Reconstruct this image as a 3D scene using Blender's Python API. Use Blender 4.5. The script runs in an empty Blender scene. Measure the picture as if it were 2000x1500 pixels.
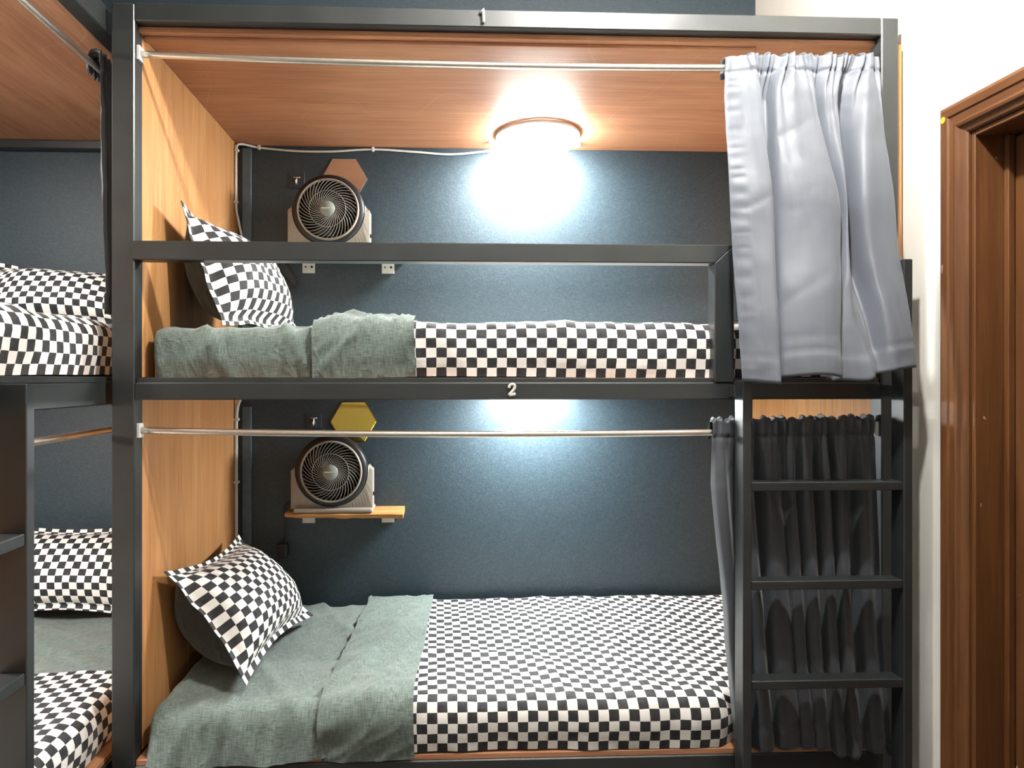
import bpy, bmesh, math, random
from mathutils import Vector, Matrix, noise
random.seed(7)
SC = bpy.context.scene
COL = SC.collection
PI = math.pi
E = 1.45                      # eye height above the floor; heights below are given from the eye

# ------------------------------------------------------------------ camera, world, exposure, lights
cam_d = bpy.data.cameras.new('camera'); cam = bpy.data.objects.new('camera', cam_d); COL.objects.link(cam)
cam_d.sensor_width = 36.0
cam_d.lens = 36.0 * 1300.0 / 2000.0
cam_d.shift_x = 0.046
cam_d.shift_y = -0.005
cam_d.clip_start = 0.02
cam.location = (0.901, -1.857, E)
cam.rotation_euler = (PI/2, 0, -math.radians(2.1))
SC.camera = cam
w = bpy.data.worlds.new('world'); SC.world = w; w.use_nodes = True
w.node_tree.nodes['Background'].inputs[0].default_value = (0.75, 0.85, 1, 1)
w.node_tree.nodes['Background'].inputs[1].default_value = 0.02
SC.view_settings.view_transform = 'Standard'
SC.view_settings.look = 'None'
SC.view_settings.gamma = 1.0
SC.view_settings.use_curve_mapping = False
SC.view_settings.exposure = 0.12

ROOM_LAMPS = [((1.50, -0.70, E+1.49), 2300.0), ((0.95, -2.35, E+1.49), 120.0)]     # position, globe strength; the second is an added fill light, out of view
BUNK_LAMP = 140.0
UPPER_LAMP = 215.0             # diffuser strength of the lamps in the main bunk
LEFT_LAMP = 125.0

# ------------------------------------------------------------------ materials
def new_mat(name):
    m = bpy.data.materials.new(name); m.use_nodes = True
    nt = m.node_tree
    return m, nt, nt.nodes['Principled BSDF']
def setp(b, **k):
    for n, v in k.items():
        b.inputs[n.replace('_', ' ')].default_value = v
def rgba(c): return (c[0], c[1], c[2], 1)
def coords(nt, kind='Object', scale=(1, 1, 1), rot=(0, 0, 0)):
    tc = nt.nodes.new('ShaderNodeTexCoord'); mp = nt.nodes.new('ShaderNodeMapping')
    mp.inputs['Scale'].default_value = scale; mp.inputs['Rotation'].default_value = rot
    nt.links.new(tc.outputs[kind], mp.inputs['Vector'])
    return mp.outputs['Vector']
def noise_n(nt, vec, scale, detail=4, rough=0.55, dist=0.0):
    n = nt.nodes.new('ShaderNodeTexNoise')
    n.inputs['Scale'].default_value = scale; n.inputs['Detail'].default_value = detail
    n.inputs['Roughness'].default_value = rough; n.inputs['Distortion'].default_value = dist
    nt.links.new(vec, n.inputs['Vector'])
    return n.outputs['Fac']
def ramp(nt, fac, stops):
    r = nt.nodes.new('ShaderNodeValToRGB')
    el = r.color_ramp.elements
    while len(el) < len(stops): el.new(0.5)
    for e, (p, c) in zip(el, stops):
        e.position = p; e.color = rgba(c)
    nt.links.new(fac, r.inputs['Fac'])
    return r.outputs['Color']
def mixc(nt, fac, a, b, mode='MIX'):
    m = nt.nodes.new('ShaderNodeMix'); m.data_type = 'RGBA'; m.blend_type = mode
    for s, v in ((0, fac), (6, a), (7, b)):
        if hasattr(v, 'default_value') or hasattr(v, 'links'): nt.links.new(v, m.inputs[s])
        else: m.inputs[s].default_value = v if s == 0 else rgba(v)
    return m.outputs[2]
def mathn(nt, op, a, b=0.0):
    m = nt.nodes.new('ShaderNodeMath'); m.operation = op
    for i, v in enumerate((a, b)):
        if hasattr(v, 'links'): nt.links.new(v, m.inputs[i])
        else: m.inputs[i].default_value = v
    return m.outputs[0]
def bump(nt, b, h, strength, dist=0.002):
    n = nt.nodes.new('ShaderNodeBump'); n.inputs['Strength'].default_value = strength
    n.inputs['Distance'].default_value = dist
    nt.links.new(h, n.inputs['Height']); nt.links.new(n.outputs['Normal'], b.inputs['Normal'])

def plain(name, c, rough=0.5, metal=0.0, var=0.12, nscale=30, spec=0.5, bmp=0.0):
    m, nt, b = new_mat(name)
    v = coords(nt); f = noise_n(nt, v, nscale)
    col = ramp(nt, f, [(0.3, tuple(x*(1-var) for x in c)), (0.7, tuple(min(1, x*(1+var)) for x in c))])
    nt.links.new(col, b.inputs['Base Color'])
    setp(b, Roughness=rough, Metallic=metal); b.inputs['Specular IOR Level'].default_value = spec
    if bmp: bump(nt, b, f, bmp)
    return m

def steel_paint():
    m, nt, b = new_mat('painted_steel')
    v = coords(nt)
    f = noise_n(nt, v, 9, 5, 0.6)
    col = ramp(nt, f, [(0.3, (0.0135, 0.0165, 0.017)), (0.7, (0.020, 0.024, 0.0245))])
    f2 = noise_n(nt, coords(nt, scale=(1, 1, 1)), 60, 2)
    spk = ramp(nt, f2, [(0.74, (0, 0, 0)), (0.80, (1, 1, 1))])
    nt.links.new(mixc(nt, mathn(nt, 'MULTIPLY', spk, 0.10), col, (0.2, 0.2, 0.19)), b.inputs['Base Color'])
    r = nt.nodes.new('ShaderNodeMapRange'); nt.links.new(f, r.inputs[0]); r.inputs[3].default_value = 0.34; r.inputs[4].default_value = 0.46
    nt.links.new(r.outputs[0], b.inputs['Roughness'])
    b.inputs['Specular IOR Level'].default_value = 0.75
    return m

def plywood(name, grain, dark, mid, light, scratch=0.12):
    m, nt, b = new_mat(name)
    sc = {'X': (0.9, 14, 14), 'Y': (14, 0.9, 14), 'Z': (14, 14, 0.9)}[grain]
    sf = {'X': (3, 120, 120), 'Y': (120, 3, 120), 'Z': (120, 120, 3)}[grain]
    f = noise_n(nt, coords(nt, scale=sc), 1.3, 6, 0.62, 0.8)
    g = noise_n(nt, coords(nt, scale=sf), 1.6, 3, 0.6)
    big = noise_n(nt, coords(nt), 1.8, 3, 0.5)
    col = ramp(nt, f, [(0.25, dark), (0.5, mid), (0.78, light)])
    fine = ramp(nt, g, [(0.35, (0.62, 0.56, 0.5)), (0.58, (1, 1, 1))])
    col = mixc(nt, 0.55, col, fine, 'MULTIPLY')
    blot = ramp(nt, big, [(0.3, (0.80, 0.74, 0.70)), (0.7, (1.0, 1.0, 1.0))])
    col = mixc(nt, 0.8, col, blot, 'MULTIPLY')
    scr = nt.nodes.new('ShaderNodeTexNoise'); scr.inputs['Scale'].default_value = 1.1; scr.inputs['Detail'].default_value = 1
    nt.links.new(coords(nt, scale=(2.2, 1.3, 1.7), rot=(0.4, 0.7, 0.5)), scr.inputs['Vector'])
    d = mathn(nt, 'ABSOLUTE', mathn(nt, 'SUBTRACT', scr.outputs['Fac'], 0.52))
    line = ramp(nt, d, [(0.0, (1, 1, 1)), (0.0022, (0, 0, 0))])
    col = mixc(nt, mathn(nt, 'MULTIPLY', line, scratch), col, (0.75, 0.5, 0.33))
    if scratch == 0.0:
        nick = ramp(nt, noise_n(nt, coords(nt, scale=(1, 1, 0.45)), 48, 1), [(0.775, (0, 0, 0)), (0.79, (1, 1, 1))])
        col = mixc(nt, mathn(nt, 'MULTIPLY', nick, 0.6), col, (0.55, 0.38, 0.24))
    nt.links.new(col, b.inputs['Base Color'])
    setp(b, Roughness=0.5); b.inputs['Specular IOR Level'].default_value = 0.35
    bump(nt, b, g, 0.15, 0.001)
    return m

def wallpaper():
    m, nt, b = new_mat('navy_linen_wallpaper')
    h = noise_n(nt, coords(nt, scale=(75, 75, 480)), 1.0, 3, 0.6)
    v = noise_n(nt, coords(nt, scale=(480, 480, 75)), 1.0, 3, 0.6)
    s = mathn(nt, 'ADD', h, v)
    col = ramp(nt, mathn(nt, 'MULTIPLY', s, 0.5), [(0.36, (0.014, 0.029, 0.040)), (0.50, (0.023, 0.041, 0.054)), (0.64, (0.044, 0.068, 0.082))])
    nt.links.new(col, b.inputs['Base Color'])
    setp(b, Roughness=0.47); b.inputs['Specular IOR Level'].default_value = 0.55
    bump(nt, b, s, 0.5, 0.0012)
    return m

def cloth(name, c1, c2, rough=0.85, sheen=0.25, weave=420, wr=0.3):
    m, nt, b = new_mat(name)
    uv = coords(nt, 'UV')
    h = noise_n(nt, coords(nt, 'UV', scale=(weave*0.08, weave, 1)), 1, 2)
    v = noise_n(nt, coords(nt, 'UV', scale=(weave, weave*0.08, 1)), 1, 2)
    s = mathn(nt, 'MULTIPLY', mathn(nt, 'ADD', h, v), 0.5)
    nt.links.new(ramp(nt, s, [(0.40, c1), (0.60, c2)]), b.inputs['Base Color'])
    setp(b, Roughness=rough); b.inputs['Sheen Weight'].default_value = sheen
    b.inputs['Specular IOR Level'].default_value = 0.25
    n2 = nt.nodes.new('ShaderNodeTexNoise'); n2.inputs['Scale'].default_value = 9; n2.inputs['Detail'].default_value = 3; n2.inputs['Distortion'].default_value = 1.2
    nt.links.new(coords(nt, 'UV', scale=(1, 0.6, 1), rot=(0, 0, 0.6)), n2.inputs['Vector'])
    rid = mathn(nt, 'ABSOLUTE', mathn(nt, 'SUBTRACT', n2.outputs['Fac'], 0.5))
    rid = mathn(nt, 'MINIMUM', rid, 0.06)
    bump(nt, b, mathn(nt, 'ADD', mathn(nt, 'MULTIPLY', rid, 6.0), mathn(nt, 'MULTIPLY', s, 0.10)), wr, 0.011)
    return m

def checker_cloth():
    m, nt, b = new_mat('checkered_cotton')
    ck = nt.nodes.new('ShaderNodeTexChecker'); ck.inputs['Scale'].default_value = 1.0/0.0287
    dist = nt.nodes.new('ShaderNodeTexNoise'); dist.inputs['Scale'].default_value = 14
    base = coords(nt, 'UV', scale=(1, 1, 0))
    nt.links.new(base, dist.inputs['Vector'])
    mx = nt.nodes.new('ShaderNodeVectorMath'); mx.operation = 'MULTIPLY_ADD'
    nt.links.new(dist.outputs['Color'], mx.inputs[0]); mx.inputs[1].default_value = (0.006, 0.006, 0); nt.links.new(base, mx.inputs[2])
    fl = nt.nodes.new('ShaderNodeVectorMath'); fl.operation = 'MULTIPLY_ADD'
    nt.links.new(mx.outputs[0], fl.inputs[0]); fl.inputs[1].default_value = (1, 1, 0); fl.inputs[2].default_value = (0.0001, 0.0001, 0.0001)
    nt.links.new(fl.outputs[0], ck.inputs['Vector'])
    f = noise_n(nt, coords(nt, 'UV', scale=(1, 1, 0)), 45, 3)
    blk = ramp(nt, f, [(0.35, (0.013, 0.014, 0.016)), (0.72, (0.034, 0.035, 0.037))])
    ck.inputs['Color1'].default_value = (0.80, 0.78, 0.75, 1)
    nt.links.new(blk, ck.inputs['Color2'])
    nt.links.new(ck.outputs['Color'], b.inputs['Base Color'])
    setp(b, Roughness=0.7); b.inputs['Sheen Weight'].default_value = 0.08; b.inputs['Specular IOR Level'].default_value = 0.3
    n2 = noise_n(nt, coords(nt, 'UV', scale=(1, 1, 0)), 16, 3, 0.5, 1.0)
    bump(nt, b, n2, 0.35, 0.006)
    return m

def satin(name, c):
    m, nt, b = new_mat(name)
    f = noise_n(nt, coords(nt, 'UV', scale=(12, 1.6, 1)), 2.2, 3, 0.5, 0.6)
    g = noise_n(nt, coords(nt, 'UV', scale=(700, 60, 1)), 1, 2)
    col = ramp(nt, f, [(0.3, tuple(x*0.93 for x in c)), (0.7, tuple(x*1.05 for x in c))])
    nt.links.new(col, b.inputs['Base Color'])
    setp(b, Roughness=0.52); b.inputs['Specular IOR Level'].default_value = 0.45
    b.inputs['Sheen Weight'].default_value = 0.15; b.inputs['Anisotropic'].default_value = 0.4
    bump(nt, b, mathn(nt, 'ADD', f, mathn(nt, 'MULTIPLY', g, 0.06)), 0.16, 0.006)
    return m

def emis(name, c, s):
    m, nt, b = new_mat(name)
    setp(b, Base_Color=rgba((0.9, 0.9, 0.9)), Roughness=0.4)
    b.inputs['Emission Color'].default_value = rgba(c); b.inputs['Emission Strength'].default_value = s
    return m
def glassy(name): return plain(name, (0.035, 0.050, 0.062), 0.15, 0.0, 0.05)

M = {}
M['steel'] = steel_paint()
M['ply_v'] = plywood('plywood_upright_grain', 'Z', (0.42, 0.195, 0.070), (0.56, 0.285, 0.112), (0.66, 0.375, 0.170))
M['ply_h'] = plywood('plywood_lengthwise_grain', 'X', (0.36, 0.160, 0.082), (0.48, 0.235, 0.128), (0.57, 0.310, 0.175))
M['ply_y'] = plywood('plywood_left_bunk_grain', 'Y', (0.36, 0.160, 0.082), (0.48, 0.235, 0.128), (0.57, 0.310, 0.175))
M['paper'] = wallpaper()
M['white'] = plain('white_wall_paint', (0.74, 0.72, 0.66), 0.7, var=0.02, nscale=5)
M['beige'] = plain('beige_wall_paint', (0.40, 0.38, 0.34), 0.7, var=0.03, nscale=5)
M['ceil'] = plain('ceiling_paint', (0.60, 0.58, 0.54), 0.8, var=0.02, nscale=5)
M['floor'] = plain('floor_tile_grey', (0.10, 0.085, 0.07), 0.45, var=0.15, nscale=8)
M['sheet'] = cloth('grey_green_cotton', (0.080, 0.112, 0.100), (0.185, 0.225, 0.205))
M['pback'] = cloth('dark_green_cotton', (0.022, 0.032, 0.030), (0.045, 0.060, 0.056), wr=0.4)
M['check'] = checker_cloth()
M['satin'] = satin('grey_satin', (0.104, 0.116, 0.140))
M['satin_shade'] = satin('shaded_grey_satin', (0.050, 0.056, 0.068))  # same fabric as the grey satin, with shade put into its colour
M['chrome'] = plain('brushed_steel', (0.80, 0.74, 0.66), 0.33, 1.0, 0.05, 80)
M['bracket'] = plain('white_enamel_bracket', (0.62, 0.62, 0.58), 0.45, var=0.05)
M['hole'] = plain('bolt_hole_black', (0.01, 0.01, 0.01), 0.8)
M['fan_b'] = plain('fan_black_plastic', (0.012, 0.012, 0.013), 0.4)
M['fan_g'] = plain('fan_taupe_plastic', (0.30, 0.275, 0.235), 0.42, var=0.04)
M['fan_r'] = plain('fan_rib_grey', (0.30, 0.295, 0.28), 0.3, var=0.05)
M['fan_h'] = plain('fan_hub_grey_green', (0.26, 0.30, 0.27), 0.35, var=0.04)
M['fan_t'] = plain('fan_hub_print', (0.75, 0.76, 0.74), 0.4, var=0.03)
M['blade'] = plain('fan_blade_smoke', (0.02, 0.019, 0.018), 0.3)
M['rubber'] = plain('black_rubber', (0.012, 0.012, 0.013), 0.5)
M['cable'] = plain('white_cable_pvc', (0.58, 0.58, 0.56), 0.5, var=0.05)
M['gold'] = plain('gold_mirror', (0.95, 0.70, 0.16), 0.06, 1.0, 0.02)
M['pgold'] = plain('rose_gold_mirror', (0.97, 0.95, 0.92), 0.12, 1.0, 0.02)
M['live'] = plywood('live_edge_timber', 'X', (0.42, 0.20, 0.06), (0.60, 0.32, 0.12), (0.72, 0.46, 0.22))
M['door'] = plywood('varnished_door_timber', 'Z', (0.085, 0.032, 0.010), (0.130, 0.052, 0.016), (0.180, 0.080, 0.028), 0.0)
M['door_y'] = plywood('varnished_head_timber', 'Y', (0.085, 0.032, 0.010), (0.130, 0.052, 0.016), (0.180, 0.080, 0.028), 0.0)
M['strip'] = plain('lit_blue_grey_strip', (0.085, 0.125, 0.150), 0.5)  # paler than the wallpaper, its colour holds the light on the wall
M['sticker'] = plain('yellow_sticker', (0.85, 0.50, 0.03), 0.5, var=0.03)
M['lampring'] = plain('lamp_white_plastic', (0.78, 0.78, 0.76), 0.4, var=0.02)
M['number'] = plain('silver_number', (0.80, 0.78, 0.74), 0.3, 0.35, 0.04)
M['clear'] = glassy('clear_plastic')
M['lamp_on'] = emis('bunk_lamp_diffuser', (0.96, 1.0, 0.99), BUNK_LAMP)

# ------------------------------------------------------------------ helpers
def link(o, parent=None):
    COL.objects.link(o)
    if parent is not None:
        o.parent = parent
        o.matrix_parent_inverse = Matrix.Translation(-parent_loc(parent))
    return o
def parent_loc(p):
    v = Vector(p.location); q = p.parent
    return v if q is None else v + (Vector((0, 0, 0)) if q.type != 'EMPTY' or p.type == 'MESH' and p.location.length > 0 else Vector((0, 0, 0)))
def world_shift(p):
    """offset of an unrotated parent in the world"""
    s = Vector((0, 0, 0)); q = p
    while q is not None:
        s += Vector(q.location) + q.matrix_parent_inverse.to_translation(); q = q.parent
    return s
def mesh(name, verts, faces, mat, parent=None, smooth=False, uvs=None, label=None):
    me = bpy.data.meshes.new(name); me.from_pydata([tuple(v) for v in verts], [], faces); me.update()
    if uvs is not None:
        l = me.uv_layers.new(name='UVMap')
        for lp in me.loops: l.data[lp.index].uv = uvs[lp.vertex_index]
    me.materials.append(M[mat] if isinstance(mat, str) else mat)
    if smooth: me.polygons.foreach_set('use_smooth', [True]*len(me.polygons))
    o = bpy.data.objects.new(name, me); COL.objects.link(o)
    if parent is not None:
        o.parent = parent; o.matrix_parent_inverse = Matrix.Translation(-world_shift(parent))
    if label: o['label'] = label
    return o
def from_bm(name, bm, mat, parent=None, smooth=False, label=None):
    bmesh.ops.recalc_face_normals(bm, faces=bm.faces)
    vs = [v.co.copy() for v in bm.verts]; bm.verts.index_update()
    fs = [[v.index for v in f.verts] for f in bm.faces]; bm.free()
    return mesh(name, vs, fs, mat, parent, smooth, None, label)
def bm_box(bm, x0, x1, y0, y1, z0, z1, bev=0.0, seg=1):
    r = bmesh.ops.create_cube(bm, size=1)
    for v in r['verts']:
        v.co = Vector(((x0+x1)/2+v.co.x*(x1-x0), (y0+y1)/2+v.co.y*(y1-y0), (z0+z1)/2+v.co.z*(z1-z0)))
    if bev:
        es = list({e for v in r['verts'] for e in v.link_edges})
        bmesh.ops.bevel(bm, geom=es, offset=bev, segments=seg, affect='EDGES', profile=0.5)
def box(name, x0, x1, y0, y1, z0, z1, mat, parent=None, bev=0.002, seg=1, label=None):
    bm = bmesh.new(); bm_box(bm, x0, x1, y0, y1, E+z0, E+z1, bev, seg)
    return from_bm(name, bm, mat, parent, False, label)
def tube_vf(path, r, n=8, closed=False, caps=True):
    pts = [Vector(p) for p in path]; N = len(pts); vs = []; fs = []
    rad = r if callable(r) else (lambda t: r)
    up = None
    for i, p in enumerate(pts):
        a = pts[(i-1) % N] if (closed or i > 0) else p; b = pts[(i+1) % N] if (closed or i < N-1) else p
        t = (b-a).normalized()
        if up is None: up = t.orthogonal().normalized()
        up = (up - t*up.dot(t)); up = up.normalized() if up.length > 1e-6 else t.orthogonal().normalized()
        s = t.cross(up)
        rr = rad(i/max(1, N-1))
        for k in range(n):
            an = 2*PI*k/n; vs.append(p + (up*math.cos(an)+s*math.sin(an))*rr)
    for i in range(N if closed else N-1):
        j = (i+1) % N
        for k in range(n):
            fs.append([i*n+k, i*n+(k+1) % n, j*n+(k+1) % n, j*n+k])
    if caps and not closed:
        fs.append(list(range(n))[::-1]); fs.append([(N-1)*n+k for k in range(n)])
    return vs, fs
def tube(name, path, r, mat, parent=None, n=8, closed=False, label=None):
    vs, fs = tube_vf([(p[0], p[1], E+p[2]) for p in path], r, n, closed)
    return mesh(name, vs, fs, mat, parent, True, None, label)
def tubes(name, paths, r, mat, parent=None, n=5, label=None):
    V = []; F = []
    for p in paths:
        vs, fs = tube_vf([(q[0], q[1], E+q[2]) for q in p], r, n); o = len(V)
        V += vs; F += [[i+o for i in f] for f in fs]
    return mesh(name, V, F, mat, parent, True, None, label)
def lathe(name, c, prof, mat, parent=None, axis='Z', n=40, label=None, smooth=True):
    """prof: (radius, height) along the axis from c"""
    V = []; F = []
    for (r, h) in prof:
        for k in range(n):
            a = 2*PI*k/n; x, y = r*math.cos(a), r*math.sin(a)
            V.append((c[0]+x, c[1]+y, E+c[2]+h) if axis == 'Z' else (c[0]+x, c[1]+h, E+c[2]+y))
    for i in range(len(prof)-1):
        for k in range(n): F.append([i*n+k, i*n+(k+1) % n, (i+1)*n+(k+1) % n, (i+1)*n+k])
    return mesh(name, V, F, mat, parent, smooth, None, label)
def catmull(pts, n):
    P = [Vector(p) for p in pts]; out = []; L = len(P)-1
    for i in range(n):
        t = i/(n-1)*L; k = min(int(t), L-1); f = t-k
        p0, p1, p2, p3 = P[max(k-1, 0)], P[k], P[k+1], P[min(k+2, L)]
        out.append(0.5*((2*p1)+(p2-p0)*f+(2*p0-5*p1+4*p2-p3)*f*f+(3*p1-p0-3*p2+p3)*f**3))
    return out
def thing(name, label, cat, loc, group=None):
    o = bpy.data.objects.new(name, None); COL.objects.link(o); o.empty_display_size = 0.05
    o.location = (loc[0], loc[1], E+loc[2]); o['label'] = label; o['category'] = cat
    if group: o['group'] = group
    return o
def tag(o, label, cat, group=None):
    o['label'] = label; o['category'] = cat
    if group: o['group'] = group
    return o
def struct(o): o['kind'] = 'structure'; return o
def copy_tree(o, parent=None):
    c = o.copy(); COL.objects.link(c)
    if parent is not None: c.parent = parent; c.matrix_parent_inverse = o.matrix_parent_inverse.copy()
    for ch in o.children: copy_tree(ch, c)
    return c

# ------------------------------------------------------------------ the room
XR = 2.245; XL = -1.0; YB = 0.938; YF = -3.1; ZC = 1.70; ZF = -E
struct(box('floor', XL-0.1, XR+0.2, YF-0.1, YB+0.1, ZF-0.1, ZF, 'floor', bev=0))
struct(box('ceiling', XL-0.1, XR+0.2, YF-0.1, YB+0.1, ZC, ZC+0.1, 'ceil', bev=0))
struct(box('wall_back', XL-0.1, XR+0.2, YB, YB+0.1, ZF, ZC, 'paper', bev=0))
struct(box('wall_left', XL-0.1, XL, YF, YB, ZF, ZC, 'paper', bev=0))
struct(box('wall_front', XL-0.1, XR+0.2, YF-0.1, YF, ZF, ZC, 'beige', bev=0))
DY0, DY1, DZ = -1.10, -0.228, 0.622                       # door opening in the right wall
bm = bmesh.new()
bm_box(bm, XR, XR+0.16, DY1, YB, ZF+E, ZC+E); bm_box(bm, XR, XR+0.16, YF, DY0, ZF+E, ZC+E); bm_box(bm, XR, XR+0.16, DY0, DY1, DZ+E, ZC+E)
struct(from_bm('wall_right', bm, 'white'))
# door with its timber frame
door = bpy.data.objects.new('door_1', None); COL.objects.link(door); door.location = (XR+0.1, (DY0+DY1)/2, 0); struct(door)
door['label'] = 'reddish brown varnished timber door and frame in white right wall'
def profile_bar(name, prof, p0, p1, mat, parent):
    """extrude a polygon of 3-D offsets between two end functions"""
    n = len(prof); V = [p0(*q) for q in prof]+[p1(*q) for q in prof]
    F = [[i, (i+1) % n, n+(i+1) % n, n+i] for i in range(n)]+[list(range(n))[::-1], list(range(n, 2*n))]
    V = [(x, y, z+E) for x, y, z in V]
    return mesh(name, V, F, mat, parent)
CW = 0.088
cp = [(0, 0), (0, 0.020), (0.010, 0.026), (0.030, 0.026), (0.034, 0.022), (0.052, 0.022), (0.056, 0.029), (0.062, 0.031), (0.068, 0.029), (0.072, 0.023), (CW-0.004, 0.018), (CW, 0.014), (CW, 0)]
profile_bar('casing', cp, lambda a, h: (XR-h, DY1+CW-a, ZF), lambda a, h: (XR-h, DY1+CW-a, DZ+CW-a), 'door', door)
profile_bar('casing', cp, lambda a, h: (XR-h, DY0-CW+a, ZF), lambda a, h: (XR-h, DY0-CW+a, DZ+CW-a), 'door', door)
head = profile_bar('casing', cp, lambda a, h: (XR-h, DY1+CW-a, DZ+CW-a), lambda a, h: (XR-h, DY0-CW+a, DZ+CW-a), 'door_y', door)
for y0, y1 in ((DY1-0.012, DY1), (DY0, DY0+0.012)):
    box('jamb', XR-0.008, XR+0.155, y0, y1, ZF, DZ, 'door', door)
box('head_jamb', XR-0.008, XR+0.155, DY0+0.012, DY1-0.012, DZ-0.014, DZ, 'door_y', door)
box('door_stop', XR+0.066, XR+0.084, DY1-0.026, DY1-0.012, ZF, DZ-0.014, 'door', door)
box('door_stop', XR+0.066, XR+0.084, DY0+0.012, DY0+0.026, ZF, DZ-0.014, 'door', door)
leaf = box('door_leaf', XR+0.086, XR+0.124, DY0+0.016, DY1-0.016, ZF+0.008, DZ-0.018, 'door', door)
for z0, z1 in ((-1.25, -0.45), (-0.25, 0.45)):
    box('door_panel', XR+0.078, XR+0.088, DY0+0.15, DY1-0.15, z0, z1, 'door', leaf, 0.006)
hb = bmesh.new(); bm_box(hb, XR+0.040, XR+0.052, DY0+0.05, DY0+0.17, E-0.42, E-0.40, 0.004); bm_box(hb, XR+0.045, XR+0.088, DY0+0.05, DY0+0.068, E-0.418, E-0.402, 0.003)
from_bm('door_handle', hb, 'chrome', leaf)
vs = [(XR-0.0265, DY1+CW-0.018+0.0075*math.cos(2*PI*k/16), E+0.690-0.012+0.0085*math.sin(2*PI*k/16)) for k in range(16)]
vs2 = [(x-0.0008, y, z) for x, y, z in vs]
mesh('sticker', vs+vs2, [list(range(16)), list(range(16, 32))]+[[k, (k+1) % 16, 16+(k+1) % 16, 16+k] for k in range(16)], 'sticker', door, label='small round yellow sticker')

# ------------------------------------------------------------------ lamps
def room_lamp(pos, strength, label):
    x, y, z = pos[0], pos[1], pos[2]-E
    t = thing('pendant_lamp', label, 'lamp', (x, y, ZC), 'globe pendant lamps of the room')
    lathe('ceiling_rose', (x, y, ZC), [(0.045, 0), (0.045, -0.012), (0.012, -0.020), (0.0005, -0.020)], 'lampring', t, n=24)
    lathe('stem', (x, y, ZC), [(0.006, -0.018), (0.006, z-ZC+0.062)], 'lampring', t, n=12)
    lathe('socket', (x, y, z), [(0.0005, 0.070), (0.016, 0.068), (0.018, 0.044), (0.0005, 0.042)], 'lampring', t, n=16)
    m = emis('globe_glow', (1.0, 0.975, 0.93), strength)
    lathe('globe', (x, y, z), [(max(0.0005, 0.043*math.sin(PI*k/12)), 0.043*math.cos(PI*k/12)) for k in range(13)], m, t, n=24)
for (p, st), lb in zip(ROOM_LAMPS, ('small globe lamp hanging from the ceiling in front of the bunks', 'added unseen globe lamp for fill near the opposite wall')):
    room_lamp(p, st, lb)
M['lamp_up'] = emis('upper_bunk_lamp_diffuser', (0.97, 1.0, 0.98), UPPER_LAMP)
M['lamp_left'] = emis('left_bunk_lamp_diffuser', (1.0, 0.97, 0.92), LEFT_LAMP)
def bunk_lamp(x, y, z, mat, label):
    t = thing('bunk_ceiling_lamp', label, 'lamp', (x, y, z), 'round lamps inside the bunks')
    lathe('lamp_base', (x, y, z), [(0.150, 0), (0.166, -0.003), (0.166, -0.014), (0.160, -0.016)], 'lampring', t)
    lathe('diffuser', (x, y, z), [(0.160, -0.014), (0.157, -0.028), (0.140, -0.042), (0.105, -0.050), (0.055, -0.053), (0.0005, -0.054)], mat, t)
    for s in (-1, 1):
        box('clip', x+s*0.176-0.012, x+s*0.176+0.012, y+0.08, y+0.10, z-0.012, z, 'cable', t)
    return t
bunk_lamp(1.285, 0.765, 0.966, 'lamp_up', 'glowing round lamp on the plywood ceiling of upper bunk')
bunk_lamp(1.285, 0.765, -0.024, 'lamp_on', 'round lamp under the upper bed, hidden behind the beam numbered 2')
bunk_lamp(-0.80, -0.25, 0.966, 'lamp_left', 'round lamp in the upper bunk along the left wall')
bunk_lamp(-0.80, -0.25, -0.024, 'lamp_left', 'round lamp in the lower bunk along the left wall')

# ------------------------------------------------------------------ main bunk bed
B = thing('bunk_bed', 'black steel double bunk with plywood panels, numbered 1 and 2', 'bunk bed', (1.1, 0.45, ZF))
T = 0.05
XPL, XPR, XPO = 0.062, 2.161, 2.211
box('post', 0.0, XPL, 0.0, T, ZF, 1.031, 'steel', B, 0.003)
box('post', XPR, XPO, 0.0, T, ZF, 1.033, 'steel', B, 0.003)
for x0, x1 in ((0.004, 0.042), (XPR+0.01, XPO)): box('post', x0, x1, YB-0.045, YB-0.005, ZF, 0.955, 'steel', B, 0.003)
box('beam', XPL, XPR, 0.0, T, 0.983, 1.033, 'steel', B, 0.003)                     # top
box('beam', XPL, XPR, 0.0, T, -0.058, -0.010, 'steel', B, 0.003)                   # middle
box('beam', XPL, XPR, 0.0, T, -1.115, -1.064, 'steel', B, 0.003)                   # bottom
box('beam', 0.106, XPR+0.01, YB-0.045, YB-0.005, -0.060, -0.026, 'steel', B, 0.003)
box('beam', 0.106, XPR+0.01, YB-0.045, YB-0.005, -1.115, -1.064, 'steel', B, 0.003)
box('beam', XPR+0.002, XPO-0.002, T, YB-0.045, -0.060, -0.026, 'steel', B, 0.003)
box('lit_corner_strip', 0.082, 0.118, YB-0.012, YB-0.001, 0.010, 0.955, 'strip', B, 0.001)  # added pale strips, painted in for the lit band of wall at the corner
box('lit_corner_strip', 0.082, 0.118, YB-0.012, YB-0.001, -1.046, -0.115, 'strip', B, 0.001)
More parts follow.
